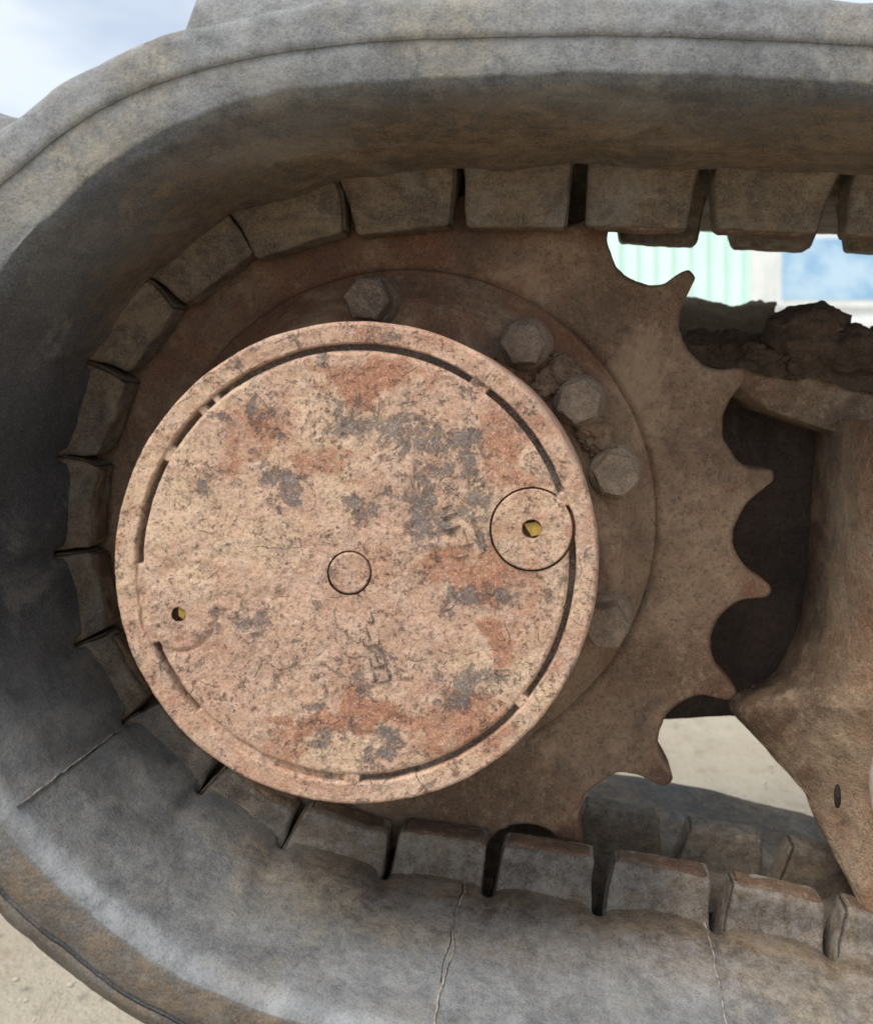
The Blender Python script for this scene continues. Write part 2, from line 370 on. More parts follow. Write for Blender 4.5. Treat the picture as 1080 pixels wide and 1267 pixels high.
pale = np.where((n0 > .006) & (Y < -.15), .12 + .42 * topn + .26 * leftn - .6 * lw_, 0.0)
pale = np.where(n0 <= .006, .50 * np.clip(up, 0, 1) ** 1.5 * (1 - sst(-.09, -.05, Y)), pale)
pale = np.where((n0 > .0292) & (n0 < .0316), -1., pale); pale = pale + .55 * np.exp(-((Y + .177) / .006) ** 2) * (n0 < .006) * np.clip(up + .3, 0, 1)
shade_dirt = leftn ** 1.5 * np.clip(1.1 - .8 * np.clip(up, 0, 1), 0, 1) * (n < .004) * (1 - .4 * np.clip(topn, 0, 1)) * (1 - sst(.15, .55, up))  # shade on the left arc, put into the rubber colour
belt = mesh_obj('rubber_belt', P, gridF(n_, m_, True, True), M_rub, track, {'mud': mud, 'pale': pale, 'shade_dirt': np.where(Y > .02, .8, np.maximum(shade_dirt, 1.3 * ((n0 > .0292) & (n0 < .0316) & (Y < -.15))))}, True, 50)  # same mask darkens the far half and the dirt in the seam

def lug_mesh(L0, L1, W0, W1, H, seed, near=True):
    """block: u along track, v across (toward viewer = -), w height inward; rounded edges, base flare"""
    nu, nv, nw = 22, 10, 14
    def sheet(f, a, b):
        A, B = np.meshgrid(np.linspace(-1, 1, a), np.linspace(-1, 1, b), indexing='ij'); return f(A, B)
    Vs = []; Fs = []; k = 0
    faces = [lambda A, B: np.stack([A, -np.ones_like(A), B], -1), lambda A, B: np.stack([A, np.ones_like(A), B], -1),
             lambda A, B: np.stack([-np.ones_like(A), A, B], -1), lambda A, B: np.stack([np.ones_like(A), A, B], -1),
             lambda A, B: np.stack([A, B, np.ones_like(A)], -1)]
    dims = [(nu, nw), (nu, nw), (nv, nw), (nv, nw), (nu, nv)]
    for f, (a, b) in zip(faces, dims):
        q = sheet(f, a, b); Vs.append(q.reshape(-1, 3)); Fs.append(gridF(a, b) + k); k += a * b
    V = np.concatenate(Vs); F = np.concatenate(Fs)
    # merge duplicate rim verts
    key = np.round(V, 5); u, idx, inv = np.unique(key, axis=0, return_index=True, return_inverse=True)
    V = V[idx]; F = inv.reshape(-1)[F]
    # round edges (keep base)
    h = (V[:, 2] + 1) / 2                      # 0 base .. 1 top
    hs = np.array([L1, W1, H]) / 2; r = .0032
    loc = V * hs[None]; core = np.clip(loc, -(hs - r), hs - r); core[:, 2] = np.clip(loc[:, 2], -1e9, hs[2] - r)
    dlt = loc - core; ln = np.linalg.norm(dlt, axis=1); ok = ln > 1e-9
    loc[ok] = core[ok] + dlt[ok] / ln[ok, None] * r
    # taper and base flare
    fl = (1 - np.clip(h / .62, 0, 1)) ** 2.2
    loc[:, 0] *= 1 + (L0 / L1 - 1) * (1 - np.clip((h - .12) / .88, 0, 1))
    loc[:, 1] *= 1 + (W0 / W1 - 1) * (1 - h)
    if near: loc[:, 1] -= np.where(loc[:, 1] < 0, fl * .030, 0)
    w_ = (loc[:, 2] + hs[2])
    return loc[:, 0], loc[:, 1], w_, F, h
def place_lug(s, L0, L1, W0, W1, H, yc, seed, near, skew=0):
    u, v, w_, F, h = lug_mesh(L0, L1, W0, W1, H, seed, near)
    t = tang(s, .03); nn = nrm(s); p = path(s)
    u = u + skew * h
    wv = w_ - .0045
    V = np.stack([p[0] + t[0] * u - nn[0] * wv, yc + v, p[1] + t[1] * u - nn[1] * wv], -1)
    am = 1.9 if nn[0] < -.35 else 1.0
    ns = fbm(V, 40, 4, seed, .6) * .0024 * am; ns2 = fbm(V, 45, 4, seed + 5, .6) * .0018 * am; ns3 = fbm(V, 42, 4, seed + 9, .6) * .002 * am
    V = V + np.stack([ns2, ns, ns3], -1)
    return V, F, h
for i, (s, wd) in enumerate(zip(lug_c, lug_w)):
    c = path(s); topside = nrm(s)[1]
    H = (.0470 if topside > .8 else .0410 if topside < -.5 else .0440) + rng.uniform(-.0012, .0012)
    if c[0] < .02: H -= .0120 * float(np.clip(-nrm(s)[0] * 1.35, 0, 1))
    curved = (6 <= i <= 6 + 14) and c[0] < .02
    L0 = wd - (-.0005 if curved else (.0105 if topside > .9 else .0085)); L1 = min(wd * .84, .0730) if not curved else wd * .815
    skew = .003 if topside > .9 else 0
    V, F, h = place_lug(s, L0, L1, .026, .022, H, YL + .001 * rng.uniform(-1, 1), i, True, skew)
    mudv = .75 + .35 * fbm(V, 30, 2, i) + .2 * h * (topside > .5)
    palev = .16 * sst(.15, .9, h) * np.clip(fbm(V, 60, 3, i + 40) + .5, 0, 1) + (.25 if topside < -.5 else 0)
    lf = max(0, -nrm(s)[0]) ** 1.5 * (1 if c[0] < 0 else 0)  # left-arc shade carried into the lug colour
    mesh_obj('drive_lug', V, F, M_rub, track, {'mud': mudv + (.5 if topside > 0 else .25), 'pale': palev * (1 - .6 * lf), 'shade_dirt': np.full(len(V), lf * .45)}, True)
    # worn, rusty wear strip on the crown of the lug
    V2, F2, h2 = place_lug(s, L1 * .95, L1 * .92, .0185, .0175, .0085, YL + .001, i + 60, False, skew)
    nn = nrm(s); V2[:, 0] -= nn[0] * (H - .0071); V2[:, 2] -= nn[1] * (H - .0071)
    if topside < .3 or c[0] > .1:
        mesh_obj('wear_cap', V2, F2, M_spr, track, {'rust': np.full(len(V2), .12), 'bare_dark': np.full(len(V2), .25)}, True)
    V, F, h = place_lug(s - .022, L0 * .96, L1 * .86, .026, .022, H - .003, .043, i + 90, False)
    mesh_obj('drive_lug', V, F, M_rub, track, {'mud': np.full(len(V), 1.1), 'pale': .25 * sst(.5, 1, h)}, True)

# tread blocks on the outside
def tread(s, Lu, y0, y1, H, seed):
    nu, nv, nw = 26, 20, 8
    a = np.linspace(-1, 1, nu); b = np.linspace(0, 1, nv); V = []; 
    U, B = np.meshgrid(np.linspace(-1, 1, 40), np.linspace(0, 1, 40), indexing='ij')
    yy = y0 + (y1 - y0) * B
    edge = np.minimum(1, np.minimum((1 - np.abs(U)) / .42, 1)); edgey = np.minimum(1, np.minimum(B, 1 - B) / .07 )
    hgt = H * sst(0, 1, edge) * sst(-.35, 1, edgey)
    hgt = np.where((B <= 0) | (B >= 1), -.012, hgt)
    yy = np.where(B <= 0, y0 + .001, yy)
    ss = s + U * Lu / 2
    p = path(ss); nn = nrm(ss); base = .046 + thick(ss) - lowl(ss) * (.003 + (cup(ss) if y0 < 0 else 0)); yy = yy + lowl(ss) * .008 * (yy < -.16)
    q = np.stack([p[..., 0] + nn[..., 0] * (base + hgt), yy, p[..., 1] + nn[..., 1] * (base + hgt)], -1)
    q = q + (fbm(q, 35, 3, seed) * .003)[..., None] * np.stack([nn[..., 0], nn[..., 0] * 0 + .4, nn[..., 1]], -1)
    return q
ang = lambda p: math.atan2(p[1] - AX[2], p[0])
def s_at_img(px, py):
    return s_of(pt(px, py, -.185)[[0, 2]])
sA = s_of(path(s_at_img(330, 140)))
tp = .222
sB = s_at_img(-5, 395); 
cent = [s_at_img(360, 133), s_at_img(-62, 470)]
pc = [cent[0] - tp * 4, cent[0] - tp * 3, cent[0] - tp * 2, cent[0] - tp, cent[0], s_at_img(14, 318)]
s3 = s_at_img(150, 1170)
stepn = (s3 - pc[-1]) / 3
pc += [pc[-1] + stepn, pc[-1] + 2 * stepn, s3] + [s3 + tp * k for k in range(1, 6)]
for i, s in enumerate(pc):
    for (y0, y1) in ((-.183, -.02), (.02, .183)):
        off = 0 if y0 < 0 else tp / 2
        q = tread(s + off, .110, y0, y1, .030 if not gaps[9] < s < gaps[16] else .013, i)
        nrmz = np.clip(nrm(np.array([s]))[0][1], 0, 1)
        mesh_obj('tread_block', q, gridF(40, 40), M_rub, track, {'mud': np.full(1600, .30 * (1 - nrmz)), 'pale': np.full(1600, .2 + .4 * nrmz)}, True)

NC = np.where((sec[:, 1] <= .0001) & (sec[:, 0] < -.03))[0]
# moulding flash lines across the belt
def flash(s, y0, y1, wid, hgt, seed, mat, name, inset=0., amp=.0015):
    K = 90; yy = np.linspace(y0, y1, K); V = []
    for i, y in enumerate(yy):
        q3 = np.array([s * 3, y, seed])
        ds = float(fbm(q3[None], 30, 3, seed)[0]) * amp + float(vn(q3[None], 160, seed + 3)[0]) * .0006
        wv = wid * (.25 + 1.3 * abs(float(vn(q3[None], 110, seed + 7)[0])) + .4 * abs(float(vn(q3[None], 25, seed + 8)[0])))
        for k, (du, dn) in enumerate(((-wv, .003), (-wv * .3, -hgt), (wv * .4, -hgt * .8), (wv, .003))):
            ss = s + ds + du; nn = nrm(ss); fi_ = (ss - S[0]) / (S[1] - S[0]); i0 = int(fi_); t_ = fi_ - i0
            row = P[i0, NC] * (1 - t_) + P[i0 + 1, NC] * t_; o_ = np.argsort(row[:, 1])
            q = np.array([np.interp(y, row[o_, 1], row[o_, 0]), y, np.interp(y, row[o_, 1], row[o_, 2])])
            V.append(q + np.array([nn[0], 0, nn[1]]) * dn)
    return mesh_obj(name, V, gridF(K, 4), mat, track, {'mud': np.zeros(K * 4), 'pale': np.ones(K * 4)}, False)
flash(gaps[11] + .002, -.176, -.052, .0012, .0011, 11, M_flash, 'moulding_ridge')
flash(gaps[11] + .0024, -.160, -.054, .0007, .0003, 12, M_crack, 'hairline_crack')
sR2 = s_of(pt(574, 1098, YL)[[0, 2]])
flash(sR2, -.176, -.052, .0016, .0014, 21, M_flash, 'moulding_ridge', amp=.004)
flash(sR2 - .0024, -.14, -.054, .0009, .0003, 23, M_crack, 'hairline_crack', amp=.004)
sR3 = s_of(pt(866, 1140, YL)[[0, 2]])
flash(sR3, -.176, -.050, .0011, .0011, 31, M_flash, 'moulding_ridge', amp=.003)

# ================================================================ SPROCKET, HUB AND COVER
spr = thing('drive_sprocket', tuple(AX), 'dusty brown toothed steel sprocket carrying a round pinkish rusted hub cover', 'sprocket')
px2 = 1 / 1600
NT = 21; dT = 2 * np.pi / NT
tips = [(845, 330), (922, 455), (958, 592), (950, 728), (903, 860), (822, 960), (718, 1030)]
ta = [math.atan2(-(y - 634), x - 513) for x, y in tips]
th0 = np.mean([a + k * dT for k, a in enumerate(ta)])       # tooth 0 angle
NA = NT * 90
th = th0 + np.arange(NA) * 2 * np.pi / NA
def outline(phi):
    """phi in [-.5,.5] about tooth tip, in pitches -> radius in photo px"""
    R0, rc, rr = 448., 55.5, 450.
    out = np.empty_like(phi)
    for i, f in enumerate(phi):
        a = (0.5 - abs(f)) * dT               # angle from valley centre
        # ray vs valley circle (centre at R0 along valley axis): nearest hit
        b = R0 * math.cos(a); disc = b * b - (R0 * R0 - rc * rc)
        r = b - math.sqrt(disc) if disc > 0 else 1e9
        tipw = abs(f) * dT * rr                   # lateral px from tip axis
        rt = rr - (tipw / 5.6) ** 2 * 1.3 if tipw < 30 else 1e8
        out[i] = min(r, rt)
    return out
fi = np.arange(NA) / 90.; phi = fi - np.round(fi)
ro = outline(phi)
ro = np.convolve(np.r_[ro[-3:], ro, ro[:3]], np.ones(7) / 7, 'valid')
tid = np.round(fi).astype(int) % NT
wear = rng.uniform(-5, 3, NT); wear[0] = 5; wear[15] = 9; wear[16] = 5; wear[17] = 3; ro = ro + wear[tid] * sst(415, 445, ro)
nz = fbm(np.stack([np.cos(th) * 3, np.sin(th) * 3, th * 0], -1), 9, 4, 2); ro = (ro + nz * 3.0) * px2
sk = sst(.256, .280, ro) * rng.uniform(-.008, .012, NT)[tid]
th_s = th + sk
rin = .1868
fr = np.r_[np.linspace(0, 1, 34)]
Rg = rin + (ro[:, None] - rin) * fr[None]
tmask = sst(.248, .276, Rg)
yf = -.0215 + tmask * .0065 + .0055 * sst(0, 1, (Rg - (ro[:, None] - .0045)) / .0045) ** 2 + .0032 * (1 - sst(.1868, .1900, Rg))
TT = th[:, None] + (th_s - th)[:, None] * sst(.25, .28, Rg)
Vf = np.stack([AX[0] + np.cos(TT) * Rg, yf, AX[2] + np.sin(TT) * Rg], -1)
Vf[..., 1] += fbm(Vf, 45, 4, 8) * .0022
side = [(-.004), (.004), (.012), (.0165), (.019)]
bk = []
for yy in side:
    rr_ = ro if yy < .015 else ro - .002
    q = np.stack([AX[0] + np.cos(th_s) * rr_, np.full(NA, yy), AX[2] + np.sin(th_s) * rr_], -1); bk.append(q[:, None])
bkf = np.stack([AX[0] + np.cos(th) * .15, np.full(NA, .02), AX[2] + np.sin(th) * .15], -1)[:, None]
V = np.concatenate([Vf] + bk + [bkf], 1)
rustv = np.zeros(V.shape[:2]); rustv[:, :34] = .10 * sst(.245, .272, Rg) + .22 * np.clip(-np.sin(th), 0, 1)[:, None] * sst(.235, .262, Rg)
redv = .17 * sst(-.2, .9, np.sin(th)) * sst(-.35, .5, -np.cos(th) + .6); rustv[:, :34] += redv[:, None]
rustv[:, 34:] = .45
mesh_obj('toothed_ring', V, gridF(NA, V.shape[1], True, False), M_spr, spr, {'rust': rustv, 'bare_dark': np.concatenate([.30 * sst(.250, .270, Rg) * sst(-.1, .8, -np.sin(th))[:, None], np.full((NA, V.shape[1] - 34), .25)], 1)}, True, 55)
# hub flange (raised, sloping out to the step)
prof = dens([(.1870, -.0175), (.1864, -.0195), (.1852, -.0225), (.182, -.0255), (.176, -.0315), (.168, -.041), (.162, -.049), (.158, -.0535), (.125, -.055)], .0012)
thh = np.linspace(0, 2 * np.pi, 720, endpoint=False)
V = lathe_pts(prof, thh)
dd = fbm(V, 30, 4, 13) * .0028
V[..., 1] += dd
mesh_obj('hub_flange', V, gridF(720, len(prof), True), M_spr, spr, {'rust': np.clip(fbm(V, 14, 2, 4) * .3, 0, 1) + .16 * sst(-.1, .9, np.sin(thh))[:, None], 'bare_dark': .25 * np.clip(fbm(V, 18, 3, 6), 0, 1)}, True)
# hub barrel behind the cover
prof = dens([(.1345, -.05), (.1345, -.150)], .004); V = lathe_pts(prof, np.linspace(0, 2 * np.pi, 200, endpoint=False))
mesh_obj('hub_barrel', V, gridF(200, len(prof), True), M_spr, spr, {'rust': np.full(V.shape[:2], .2), 'bare_dark': np.zeros(V.shape[:2])}, True)
# bolts
bpx = [(455, 370), (648, 425), (717, 497), (762, 588), (750, 775)]
Yb = -.072
def bolt(x, z, rot, r=.0158, seed=0, bulge=0):
    K = 48; rows = []
    a = np.linspace(0, 2 * np.pi, K, endpoint=False) + rot
    hexr = r * math.cos(math.pi / 6) / np.cos((a - rot + math.pi / 6) % (math.pi / 3) - math.pi / 6)
    def row(rad, y): rows.append(np.stack([x + np.cos(a) * rad, np.full(K, y), z + np.sin(a) * rad], -1))
    row(np.full(K, r * 1.26), -.050); row(np.full(K, r * 1.14), -.0570); row(np.full(K, r * 1.06), -.0590)
    row(hexr * 1.02, -.0605); row(hexr, -.064); row(hexr, -.0735); row(hexr * .985, -.0755); row(np.minimum(hexr * .93, r * .82), -.0770); row(np.full(K, r * .70), -.0772)
    row(np.full(K, r * .55), -.0772); row(np.full(K, r * .25), -.0772); row(np.full(K, r * .001), -.0772)
    V = np.stack(rows, 0)
    nzv = fbm(V, 110, 3, seed) * .0012; V[..., 1] += nzv; V[..., 0] += fbm(V, 90, 3, seed + 3) * .0009; V[..., 2] += fbm(V, 90, 3, seed + 6) * .0009
    return V, gridF(len(rows), K, False, True)
for i, (x, y) in enumerate(bpx):
    c = pt(x, y, Yb)
    V, F = bolt(c[0], c[2], rng.uniform(0, 1), seed=i)
    mesh_obj('hex_bolt', V, F, M_bolt, spr, {'rust': np.full(V.shape[:2], [0.4, .1, 0, 0, .05][i]), 'bare_dark': np.full(V.shape[:2], [.45, .15, .08, .05, .05][i])}, True, 32)
rb = np.mean([np.hypot(pt(x, y, Yb)[0], pt(x, y, Yb)[2] - .5) for x, y in bpx])
for i, a in enumerate((152, 170, 190, 225, 245, 265, 300)):
    V, F = bolt(math.cos(R(a)) * rb, .5 + math.sin(R(a)) * rb, rng.uniform(0, 1), seed=i + 20)
    mesh_obj('hex_bolt', V, F, M_bolt, spr, {'rust': np.full(V.shape[:2], .1), 'bare_dark': np.full(V.shape[:2], .05)}, True, 32)
# caked dirt lumps between the bolts and along the barrel
def lump(c, r, seed, sc=(1, 1, 1), rough=.35, nu=34, nv=22):
    u = np.linspace(0, 2 * np.pi, nu, endpoint=False); v = np.linspace(.02, np.pi - .02, nv)
    U, Vv = np.meshgrid(u, v, indexing='ij')
    d = np.stack([np.cos(U) * np.sin(Vv), np.sin(U) * np.sin(Vv), np.cos(Vv)], -1)
    rr = 1 + rough * fbm(d, 1.6, 4, seed, .6) + rough * .35 * fbm(d, 6, 3, seed + 5, .6)
    return np.array(c) + d * rr[..., None] * r * np.array(sc), gridF(nu, nv, True, False)
for i, (x, y, r, Yd) in enumerate([(690, 462, .011, -.056), (676, 478, .008, -.058), (740, 545, .010, -.056), (728, 528, .008, -.057), (612, 438, .009, -.055)]):
    V, F = lump(pt(x, y, Yd + .002), r * 1.15, i, (1.1, .42, 1), .75, 60, 40)
    mesh_obj('caked_dirt', V, F, M_spr, spr, {'rust': np.zeros(V.shape[:2]), 'bare_dark': np.full(V.shape[:2], .1)}, True)

# --- cover: rim, groove floor, plate, plugs
YC = -.1695
mpp = (YC + CD) / 1000                       # metres per photo px on the cover plane
CC = pt(440, 697, YC); cx, cz = CC[0], CC[2]
NR = 900; ta_ = np.linspace(0, 2 * np.pi, NR, endpoint=False)
plug = pt(658, 655, YC); plr = 50.5 * mpp; lplug = pt(221, 760, YC); boss = pt(432, 709, YC)
def rayr(a, c, rad):
    """far hit distance from the cover centre along angle a to a circle"""
    dx, dz = c[0] - cx, c[2] - cz; b = np.cos(a) * dx + np.sin(a) * dz; disc = b * b - (dx * dx + dz * dz - rad * rad)
    return np.where(disc > 0, b + np.sqrt(np.maximum(disc, 0)), 0)
Rin = 272.5 * mpp * np.ones(NR) + fbm(np.stack([np.cos(ta_), np.sin(ta_), ta_ * 0], -1), 9, 4, 31) * .0007
Rin = np.maximum(Rin, rayr(ta_, plug, plr + .0016)); Rin = np.maximum(Rin, rayr(ta_, lplug, 46 * mpp + .001))
Rpl = 264.0 * mpp
rimprof = [(0, .012), (0, .0022), (.02, .0008), (.06, .0), (.80, -.0002), (.9, .0006), (.96, .0026), (1.0, .006), (1.0, .014), (.985, .045), (.97, .10)]
Rout = 301.5 * mpp + fbm(np.stack([np.cos(ta_), np.sin(ta_), ta_ * 0], -1), 6, 4, 33) * .0009
rows = []
rp2 = dens(rimprof[:9], .045) + rimprof[9:]
for f, dy in rp2:
    r_ = Rin + (Rout - Rin) * f
    rows.append(np.stack([cx + np.cos(ta_) * r_, np.full(NR, YC + dy), cz + np.sin(ta_) * r_], -1))
cov_th = spr
V = np.stack(rows, 1); V[..., 1] += fbm(V, 60, 4, 41) * .0010 + fbm(V, 240, 3, 43) * .0003
def blobs(X, Z, lst, seed):
    px = 700 + (X - CX) / mpp; py = 480 - (Z - CZ) / mpp
    Q = np.stack([px / 100, py / 100, px * 0], -1)
    wx = fbm(Q, 3.0, 5, seed, .7) * 48; wz = fbm(Q, 3.0, 5, seed + 9, .7) * 48
    m = np.zeros_like(px)
    for (x, y, a, b, st) in lst:
        dd_ = np.hypot((px + wx - x) / a, (py + wz - y) / b); m = np.maximum(m, st * (1 - sst(.45, 1.25, dd_)))
    return m
BARE = [(520, 640, 34, 52, .62), (465, 628, 52, 22, .5), (345, 610, 28, 38, .55), (590, 740, 55, 24, .6), (575, 850, 48, 36, .5), (475, 925, 20, 30, .75),
        (440, 515, 60, 26, .42), (505, 540, 36, 50, .5), (570, 560, 40, 34, .42), (335, 510, 24, 40, .38), (398, 457, 18, 12, .6), (285, 770, 55, 28, .45),
        (400, 905, 50, 26, .36), (260, 590, 26, 18, .3), (590, 640, 44, 50, .38), (420, 850, 46, 30, .36), (270, 830, 30, 20, .2), (560, 590, 50, 30, .3)]
RUST = [(460, 465, 95, 34, .42), (430, 885, 110, 22, .70), (590, 705, 75, 36, .40), (390, 570, 60, 30, .32), (625, 560, 40, 60, .3), (610, 800, 24, 50, .45),
        (560, 900, 80, 50, .35), (300, 540, 60, 50, .28), (350, 920, 50, 24, .25), (480, 700, 60, 40, .2), (250, 800, 45, 24, .25), (660, 730, 30, 60, .15)]
mesh_obj('cover_rim', V, gridF(NR, len(rp2), True), M_cover, spr, {'rust': .14 + blobs(V[..., 0], V[..., 2], RUST, 3) * .4, 'bare_dark': np.full(V.shape[:2], .06)}, True, 60)
# groove floor, packed with dust between the open stretches
OPEN = [(58, 129.5, 1.), (19, 52.5, 1.), (-38.5, 15, 1.), (-89, -42, .8), (-112, -93, .35), (202, 223, 1.), (152, 180, 1.), (136.5, 147.5, 1.), (131.5, 134, .8)]
deg = np.degrees(ta_)
depth = np.zeros(NR)
for a, b, st in OPEN:
    c = (a + b) / 2; hw = (b - a) / 2; dlt = np.abs((deg - c + 180) % 360 - 180); depth = np.maximum(depth, st * (1 - sst(hw - .7, hw + .5, dlt)))
fj = np.linspace(0, 1, 9); rows = []
for f in fj:
    r_ = (Rpl - .0015) + (Rin + .0015 - Rpl + .0015) * f
    rows.append(np.stack([cx + np.cos(ta_) * r_, YC + .0004 + .0085 * np.maximum(depth, .13), cz + np.sin(ta_) * r_], -1))
V = np.stack(rows, 1); V[..., 1] += fbm(V, 160, 3, 51) * .0012
me_dep = np.repeat(depth[:, None], 9, 1)
mesh_obj('packed_dust_ring', V, gridF(NR, 9, True), M_cover, spr, {'rust': .1 + 0 * me_dep, 'bare_dark': me_dep * .8}, True)  # floor colour darker along the open stretches
# plate (triangulated with round pockets for the plugs and the centre boss)
hx = 1.25e-3; pts = []
ny = int(Rpl / (hx * .866)) + 1
for j in range(-ny, ny + 1):
    for i in range(-ny, ny + 1):
        x = (i + (j & 1) * .5) * hx + rng.uniform(-.1, .1) * hx; z = j * hx * .866 + rng.uniform(-.1, .1) * hx
        if x * x + z * z < (Rpl - .0009) ** 2:
            X_, Z_ = cx + x, cz + z
            if any(abs(math.hypot(X_ - c[0], Z_ - c[2]) - rr_) < .0009 for c, rr_ in ((plug, plr + .0010), (boss, 27.5 * mpp))): continue
            if math.hypot(X_ - plug[0], Z_ - plug[2]) < plr or math.hypot(X_ - boss[0], Z_ - boss[2]) < 27 * mpp: continue
            if math.hypot(X_ - lplug[0], Z_ - lplug[2]) < .0040: continue
            pts.append((x, z))
def ring(c, rr_, K, lim=None):
    for a in np.linspace(0, 2 * np.pi, K, endpoint=False):
        x = c[0] - cx + math.cos(a) * rr_; z = c[2] - cz + math.sin(a) * rr_
        if lim is None or math.hypot(x, z) < lim: pts.append((x, z))
ring((cx, 0, cz), Rpl, 700); ring(plug, plr + .0010, 160, Rpl - .0002); ring(boss, 27.8 * mpp, 90); ring(lplug, .0042, 24)
res = delaunay_2d_cdt([Vector(p) for p in pts], [], [], 0, 1e-7)
PV = np.array([(v.x, v.y) for v in res[0]]); TF = np.array([f for f in res[2] if len(f) == 3])
cen = PV[TF].mean(1)
def dist(c): return np.hypot(cen[:, 0] + cx - c[0], cen[:, 1] + cz - c[2])
keep = (dist(plug) > plr + .0009) & (dist(boss) > 27.6 * mpp) & (dist(lplug) > .0040) & (np.hypot(*cen.T) < Rpl)
TF = TF[keep]
def platey(X, Z):
    Q = np.stack([X, X * 0, Z], -1)
    y = YC + .0002 + fbm(Q, 55, 4, 61) * .0011 + fbm(Q, 220, 3, 63) * .0004
    flake = sst(.08, .16, fbm(Q, 38, 4, 65, .6)); y = y + flake * .0005          # flaked layer edges
    dl = np.hypot(X - lplug[0], Z - lplug[2]); inring = np.exp(-((dl - 46 * mpp) / .0011) ** 2) * (Z < lplug[2] + .004)
    y = y + inring * .0014 - .0006 * (dl < 46 * mpp)
    dc = np.hypot(X - cx, Z - cz); y = y + .0018 * sst(Rpl - .0016, Rpl, dc)
    return y
X_ = PV[:, 0] + cx; Z_ = PV[:, 1] + cz
Vp = np.stack([X_, platey(X_, Z_), Z_], -1)
plate = mesh_obj('cover_plate', Vp, TF, M_cover, spr, {'rust': blobs(X_, Z_, RUST, 3), 'bare_dark': blobs(X_, Z_, BARE, 5)}, True)
PL = sub(plate, spr)
def disc(c, rad, y0, seed, hole=0, bev=.0008, deep=.006, nr=30, K=120):
    a = np.linspace(0, 2 * np.pi, K, endpoint=False); rows = []
    pr = [(rad, deep), (rad, bev), (rad - bev * .4, bev * .3), (rad - bev, 0)] + [(rad - bev - (rad - bev - max(hole, 1e-5)) * f, 0) for f in np.linspace(0, 1, nr)[1:]]
    if hole: pr += [(hole * .97, .001), (hole * .92, .005)]
    for r_, dy in pr: rows.append(np.stack([c[0] + np.cos(a) * r_, np.full(K, y0 + dy), c[2] + np.sin(a) * r_], -1))
    V = np.stack(rows, 0); V[..., 1] += fbm(V, 90, 4, seed) * .0008 + fbm(V, 300, 2, seed + 3) * .0003
    return V, gridF(len(rows), K, False, True)
V, F = disc(plug, plr - .0002, YC - .0008, 71, .0058)
mesh_obj('filler_plug', V, F, M_cover, PL, {'rust': .16 + 0 * V[..., 0], 'bare_dark': .05 + 0 * V[..., 0]}, True, 50)
V, F = disc(boss, 25.3 * mpp, YC - .0003, 73)
mesh_obj('centre_boss', V, F, M_cover, PL, {'rust': .16 + 0 * V[..., 0], 'bare_dark': .12 + 0 * V[..., 0]}, True, 50)
# dark floors under the gaps
for c, r_ in ((plug, plr + .004), (boss, .0155), (lplug, .006)):
    V, F = disc(c, r_, YC + .0052, 75, deep=.008); mesh_obj('pocket_floor', V, F, M_gap, PL, None, True)
# square socket with ochre deposit, in each plug
def quadbit(c, r_, y0, rot, name, mat, pts_, deep):
    V = [(c[0] + math.cos(rot) * a - math.sin(rot) * b, y0, c[2] + math.sin(rot) * a + math.cos(rot) * b) for a, b in pts_]
    V += [(x, y + deep, z) for x, y, z in V]; K = len(pts_)
    F = [list(range(K)), list(range(2 * K - 1, K - 1, -1))] + [[i, (i + 1) % K, (i + 1) % K + K, i + K] for i in range(K)]
    return mesh_obj(name, V, F, mat, PL, None, False)
quadbit(plug, 0, YC + .0008, .15, 'ochre_socket_dirt', M_yel, [(-.0008, -.0040), (.0046, -.0038), (.0056, .0005), (.0030, .0036), (-.0040, .0036)], .004)
quadbit(lplug, 0, YC + .0008, .3, 'ochre_socket_dirt', M_yel, [(.0012, -.0036), (.0040, -.001), (.0032, .0034), (.0004, .003), (-.0006, -.001)], .003)
# low cast lettering, mostly worn away
def stroke(p0, p1, wd, name='cast_mark', hgt=.0013):
    a = pt(*p0, YC); b = pt(*p1, YC); d = (b - a)[[0, 2]]; l = np.hypot(*d); d /= l; n_2 = np.array([-d[1], d[0]]); K = max(3, int(l / .0012)); rows = []
    for i in range(K):
        f = i / (K - 1); p = a[[0, 2]] + d * l * f
        for o_, hh in ((-1, -.0006), (-.55, hgt), (.55, hgt), (1, -.0006)):
            q = p + n_2 * o_ * wd / 2; yb = float(platey(np.array([q[0]]), np.array([q[1]]))[0]); rows.append((q[0], yb - hh * (1 + .3 * rng.uniform(-1, 1)) * (1 if 0 < i < K - 1 else -.3), q[1]))
    return rows, gridF(K, 4)
def marks(lst, wd):
    Vs, Fs, k = [], [], 0
    for p0, p1 in lst:
        r_, f = stroke(p0, p1, wd); Vs += r_; Fs.append(f + k); k += len(r_)
    V = np.array(Vs)
    return mesh_obj('cast_lettering', V, np.concatenate(Fs), M_cover, PL, {'rust': np.full(len(V), .12), 'bare_dark': np.full(len(V), .65)}, False)
marks([((458, 756), (463, 770)), ((452, 768), (463, 770)), ((448, 790), (451, 800)), ((451, 800), (470, 796)), ((467, 784), (470, 796)), ((470, 796), (482, 838)),
       ((452, 774), (458, 790)), ((456, 812), (460, 826)), ((460, 826), (476, 822)), ((461, 832), (465, 845)), ((465, 845), (484, 840)), ((484, 840), (481, 828)), ((463, 806), (468, 820))], .0011)
marks([((545, 628), (560, 624)), ((545, 640), (566, 634)), ((548, 655), (570, 650)), ((553, 668), (560, 690)), ((572, 652), (580, 676)), ((566, 676), (586, 672)), ((582, 640), (590, 664)), ((562, 690), (580, 686)), ((596, 660), (600, 682))], .0010)

